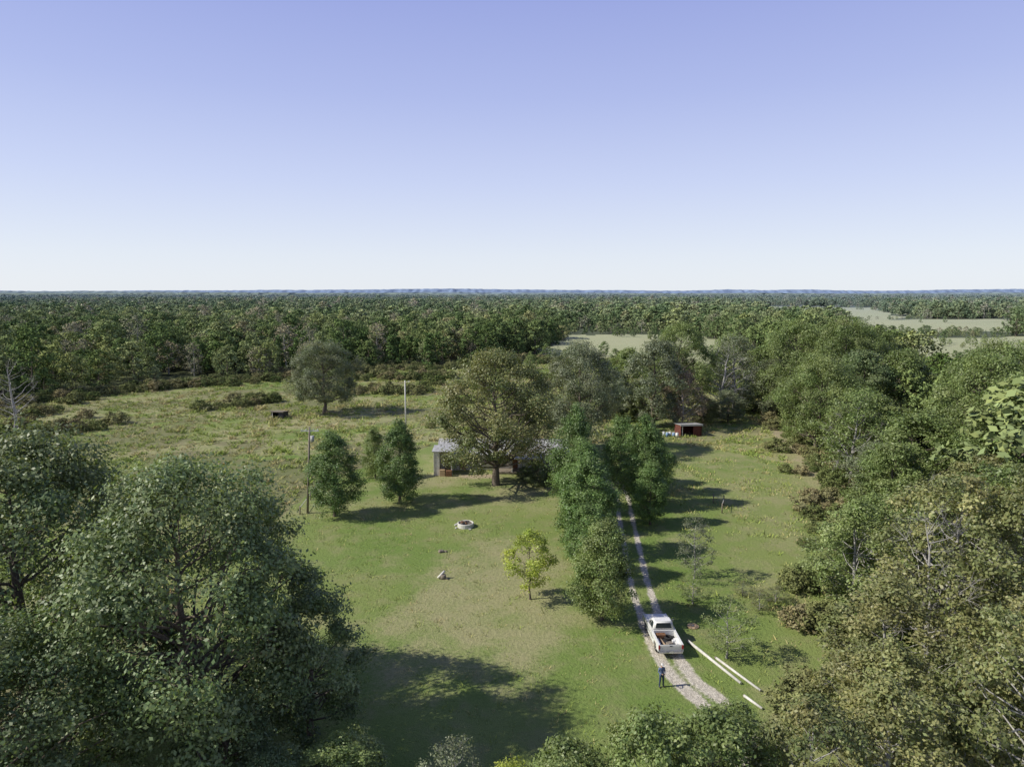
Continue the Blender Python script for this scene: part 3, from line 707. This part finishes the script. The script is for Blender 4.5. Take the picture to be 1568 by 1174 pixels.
for i in range(12): box('rock',e,(rnd.uniform(-.55,.55),rnd.uniform(-.55,.55),.4),(.34,.28,.3),[M_rust,M_dark,M_wood][i%3],.06,(i,i*.4,i))
for i in range(6):
    a=rnd.uniform(0,6.28); box('rubble',e,(1.3*math.cos(a),1.3*math.sin(a),.07),(.3,.22,.16),M_conc,.05,(0,0,i))
e=empty('tree_stump',(-6.8,64.3,0)); cyl('stump',e,(0,0,-.05),(0,0,.42),.34,.26,M_wood,12); cyl('leaning_log',e,(-.5,-.1,.1),(.15,.1,.75),.13,.11,M_pale,10); cyl('root',e,(0,0,.1),(.6,-.3,.02),.14,.05,M_wood,8)
e=empty('concrete_well_cover',(15.3,54.5,0)); cyl('lid',e,(0,0,.0),(0,0,.09),.5,.48,M_tan,24); cyl('lid_handle',e,(0,0,.09),(0,0,.13),.08,.07,M_conc,12)
e=empty('boulder',(-7.7,71.2,0)); box('stone',e,(0,0,.08),(.6,.42,.34),M_wood,.12,(.2,.1,.5)); box('stone_small',e,(.5,.1,.05),(.3,.3,.22),M_wood,.08,(.2,.4,1))
def fence(pts,h=1.3):
    e=empty('wooden_fence',(0,0,0))
    for i,(x,y) in enumerate(pts): cyl('post',e,(x,y,-.1),(x,y,h+.15*(i%2)),.08,.07,M_wood,10)
    for (a,b),(c,d) in zip(pts[:-1],pts[1:]): cyl('rail',e,(a,b,h*.75),(c,d,h*.8),.04,.035,M_pale,8)
fence([(27,88.6),(28,87.4),(26.9,84.5)]); 
fence([(-27,84),(-27.4,90),(-28,97)],1.1)
def ppole(x,y,h,arm=True,lean=0):
    e=empty('utility_pole',(x,y,0)); cyl('pole',e,(0,0,-.2),(lean,0,h),.16,.11,M_wood if arm else M_pale,12)
    if arm:
        box('crossarm',e,(lean,0,h-.5),(2.3,.11,.13),M_pale,.01)
        for s in (-1.0,-.45,.45,1.0): cyl('insulator',e,(lean+s,0,h-.43),(lean+s,0,h-.25),.05,.03,M_white,8)
        cyl('transformer',e,(lean+.3,-.05,h-1.9),(lean+.3,-.05,h-1.1),.22,.22,M_conc,14)
    else:
        cyl('lamp_arm',e,(0,0,h-.4),(.7,-.2,h-.2),.04,.03,M_conc,8); box('lamp_head',e,(.8,-.22,h-.2),(.4,.2,.12),M_white,.03)
    return e
ppole(-26.2,84.5,11.2,True,.7); ppole(-21.6,136.5,10.4,False)
def wire(a,b,sag=.8):
    e=bpy.data.objects.get('overhead_wires') or empty('overhead_wires',(0,0,0))
    T=Tubes(); pts=[]
    for i in range(13):
        t=i/12; pts.append((a[0]+(b[0]-a[0])*t,a[1]+(b[1]-a[1])*t,a[2]+(b[2]-a[2])*t-sag*4*t*(1-t)))
    T.add(pts,[.014]*13,4); link('wire',mesh_quads('wire',T.V,T.F,[M_dark]),parent=e)
wire((-25.2,84.5,10.9),(-21.6,136.5,10.1),1.2); wire((-26.2,84.5,10.8),(-110,60,11),2); wire((-21.6,136.5,10),(-10,111,4.4),.5)

Hh=empty('white_farmhouse',(-1.4,110.2,0))
L2,D2,wh,rh=10.2,4.4,2.7,4.0
box('walls',Hh,(0,0,wh/2),(2*L2,2*D2,wh),M_side,.01)
for s in (-1,1): poly('gable',Hh,[(s*L2,-D2,wh),(s*L2,D2,wh),(s*L2,0,rh)],[(0,1,2)],M_side)
ov=.45
for s in (-1,1):
    y1=s*(D2+ov); z1=wh-ov*(rh-wh)/D2
    poly('roof_slope',Hh,[(-L2-.4,0,rh+.08),(L2+.4,0,rh+.08),(L2+.4,y1,z1+.08),(-L2-.4,y1,z1+.08),(-L2-.4,0,rh-.04),(L2+.4,0,rh-.04),(L2+.4,y1,z1-.04),(-L2-.4,y1,z1-.04)],
        [(0,1,2,3),(7,6,5,4),(0,4,5,1),(1,5,6,2),(2,6,7,3),(3,7,4,0)],M_metalroof)
    for i in range(26):
        xx=-L2-.3+i*(2*L2+.6)/25; cyl('roof_rib',Hh,(xx,s*.02,rh+.10),(xx,y1,z1+.10),.022,.022,M_metalroof,4)
cyl('ridge_cap',Hh,(-L2-.4,0,rh+.1),(L2+.4,0,rh+.1),.09,.09,M_metalroof,8)
def window(x,y,z,w,h,nx=0):
    if nx: 
        box('window_frame',Hh,(x,y,z),(.06,w+.16,h+.16),M_white,.01); box('window_glass',Hh,(x+nx*.03,y,z),(.03,w,h),M_glass,0); box('window_rail',Hh,(x+nx*.05,y,z),(.02,w,.05),M_white,0)
    else:
        box('window_frame',Hh,(x,y,z),(w+.16,.06,h+.16),M_white,.01); box('window_glass',Hh,(x,y-.03,z),(w,.03,h),M_glass,0); box('window_rail',Hh,(x,y-.05,z),(w,.02,.05),M_white,0)
for x in (-4.5,-1.5,4.8,8.2): window(x,-D2-.02,1.6,1.0,1.2)
window(-L2-.02,-1.8,1.6,.9,1.1,-1); window(-L2-.02,2,1.6,.9,1.1,-1)
box('front_door',Hh,(1.8,-D2-.03,1.1),(.95,.08,2.1),M_rust,.01)
box('side_door',Hh,(-6.4,-D2-.03,1.1),(1.1,.08,2.1),M_tan,.01)
box('porch_deck',Hh,(2.5,-D2-1.3,.17),(7,2.5,.34),M_wood,.01)
for x in (-.8,1.4,3.6,5.8): box('porch_post',Hh,(x,-D2-2.4,1.4),(.12,.12,2.2),M_white,.01)
poly('porch_roof',Hh,[(-1.1,-D2,2.65),(6.1,-D2,2.65),(6.1,-D2-2.7,2.4),(-1.1,-D2-2.7,2.4),(-1.1,-D2,2.73),(6.1,-D2,2.73),(6.1,-D2-2.7,2.48),(-1.1,-D2-2.7,2.48)],[(3,2,1,0),(4,5,6,7),(0,1,5,4),(1,2,6,5),(2,3,7,6),(3,0,4,7)],M_metalroof)
box('annex_wall_left',Hh,(-10.6,-6.2,1.9),(.12,3.0,3.8),M_side,.01)
box('annex_wall_back',Hh,(-9.2,-4.75,1.9),(2.7,.1,3.8),M_side,.01)
box('annex_front_panel',Hh,(-10.15,-7.6,1.9),(.78,.1,3.8),M_side,.01)
box('annex_post',Hh,(-7.9,-7.6,1.7),(.18,.18,3.4),M_white,.01)
box('annex_door',Hh,(-8.7,-4.85,1.1),(1.0,.06,2.1),M_tan,.01)
poly('annex_roof',Hh,[(-10.9,-4.3,3.95),(-7.6,-4.3,3.95),(-7.6,-7.9,3.75),(-10.9,-7.9,3.75),(-10.9,-4.3,4.05),(-7.6,-4.3,4.05),(-7.6,-7.9,3.85),(-10.9,-7.9,3.85)],[(3,2,1,0),(4,5,6,7),(0,1,5,4),(1,2,6,5),(2,3,7,6),(3,0,4,7)],M_metalroof)
box('old_cabinet',Hh,(-9.3,-7.9,.5),(.8,.5,1.0),M_tan,.02); box('rusty_drum_stand',Hh,(-8.3,-8.0,.45),(.9,.6,.9),M_rust,.03); box('chimney',Hh,(3,.6,4.3),(.7,.7,1.4),M_rust,.02)
def shed(name,x,y,w,d,h,rz,wall,roof):
    e=empty(name,(x,y,0),rz)
    box('back_wall',e,(0,d/2,h*.42),(w,.08,h*.84),wall,.005)
    for s in (-1,1): prism('side_wall',e,[(-d/2,0),(d/2-.045,0),(d/2-.045,h*.82),(-d/2,h*.97)],s*(w/2)-.04,s*(w/2)+.04,wall)
    box('front_wall',e,(w*.28,-d/2+.05,h*.45),(w*.36,.08,h*.9),wall,.005); box('front_post',e,(-w*.42,-d/2+.05,h*.45),(.12,.12,h*.9),M_pale,.01)
    box('fascia',e,(0,-d/2-.22,h*.97),(w+.4,.06,.2),M_pale if wall is M_redwall else M_wood,.01)
    poly('roof',e,[(-w/2-.2,-d/2-.25,h*1.02),(w/2+.2,-d/2-.25,h*1.02),(w/2+.2,d/2+.25,h*.85),(-w/2-.2,d/2+.25,h*.85),(-w/2-.2,-d/2-.25,h*1.06),(w/2+.2,-d/2-.25,h*1.06),(w/2+.2,d/2+.25,h*.89),(-w/2-.2,d/2+.25,h*.89)],[(3,2,1,0),(4,5,6,7),(0,1,5,4),(1,2,6,5),(2,3,7,6),(3,0,4,7)],roof)
    return e
shed('red_storage_shed',34.9,133,4.2,3.4,2.3,.12,M_redwall,M_metalroof)
shed('small_shed',-52.3,151.5,2.9,2.2,1.6,-.2,M_dark,M_wood)
for i,(x,y,m) in enumerate(((31.6,131,M_blue),(31.0,131.6,M_white),(30.4,131.2,M_blue),(32.2,130.7,M_white),(29.8,131.8,M_white))):
    e=empty('plastic_barrel',(x,y,0)); cyl('drum',e,(0,0,.0),(0,0,.85),.29,.29,m,16); cyl('rib',e,(0,0,.4),(0,0,.45),.31,.31,m,16); cyl('lid',e,(0,0,.85),(0,0,.9),.27,.22,M_conc,16)

# ---------------------------------------------------------------- camera, light, sky
cam=bpy.data.cameras.new('camera'); cam.lens=24; cam.sensor_width=36; cam.clip_end=40000; cam.clip_start=.1
co=link('camera',cam,(0,0,28),(rad(90-7.6),0,0)); scn.camera=co
sd=bpy.data.lights.new('sun','SUN'); sd.energy=5.0; sd.angle=rad(.5); sd.color=(1,.95,.84)
az=rad(SUN_AZ);el=rad(SUN_EL); sdir=Vector((math.sin(az)*math.cos(el),math.cos(az)*math.cos(el),math.sin(el)))
so=link('sun',sd,(0,0,60)); so.rotation_euler=sdir.to_track_quat('Z','Y').to_euler()
w=bpy.data.worlds.new('World'); scn.world=w; w.use_nodes=True; nt=w.node_tree; nt.nodes.clear()
S=.14
sk=N(nt,'ShaderNodeTexSky',sky_type='NISHITA'); sk.sun_disc=False; sk.sun_elevation=el; sk.sun_rotation=az; sk.altitude=200; sk.air_density=1; sk.dust_density=.6; sk.ozone_density=1.5
tc=N(nt,'ShaderNodeTexCoord').outputs['Generated']; sx=N(nt,'ShaderNodeSeparateXYZ'); nt.links.new(tc,sx.inputs[0])
r=N(nt,'ShaderNodeValToRGB'); e=r.color_ramp.elements
st=[(0,(.82,.87,.94)),(.05,(.77,.825,.935)),(.15,(.61,.675,.93)),(.26,(.455,.52,.86)),(.37,(.35,.41,.79)),(.55,(.15,.19,.43)),(1,(.06,.09,.24))]
while len(e)<len(st): e.new(.5)
for i,(p,c) in enumerate(st): e[i].position=p; e[i].color=(*c,1)
nt.links.new(sx.outputs[2],r.inputs[0])
sc=mixc(nt,1.0,r.outputs[0],(1/S,1/S,1/S),'MULTIPLY')
cc=mixc(nt,.88,sk.outputs[0],sc)
bg=N(nt,'ShaderNodeBackground'); bg.inputs[1].default_value=S; o=N(nt,'ShaderNodeOutputWorld')
nt.links.new(cc,bg.inputs[0]); nt.links.new(bg.outputs[0],o.inputs[0])
w.cycles.sampling_method='MANUAL'; w.cycles.sample_map_resolution=256
scn.view_settings.view_transform='Standard'; scn.view_settings.look='None'; scn.view_settings.exposure=0
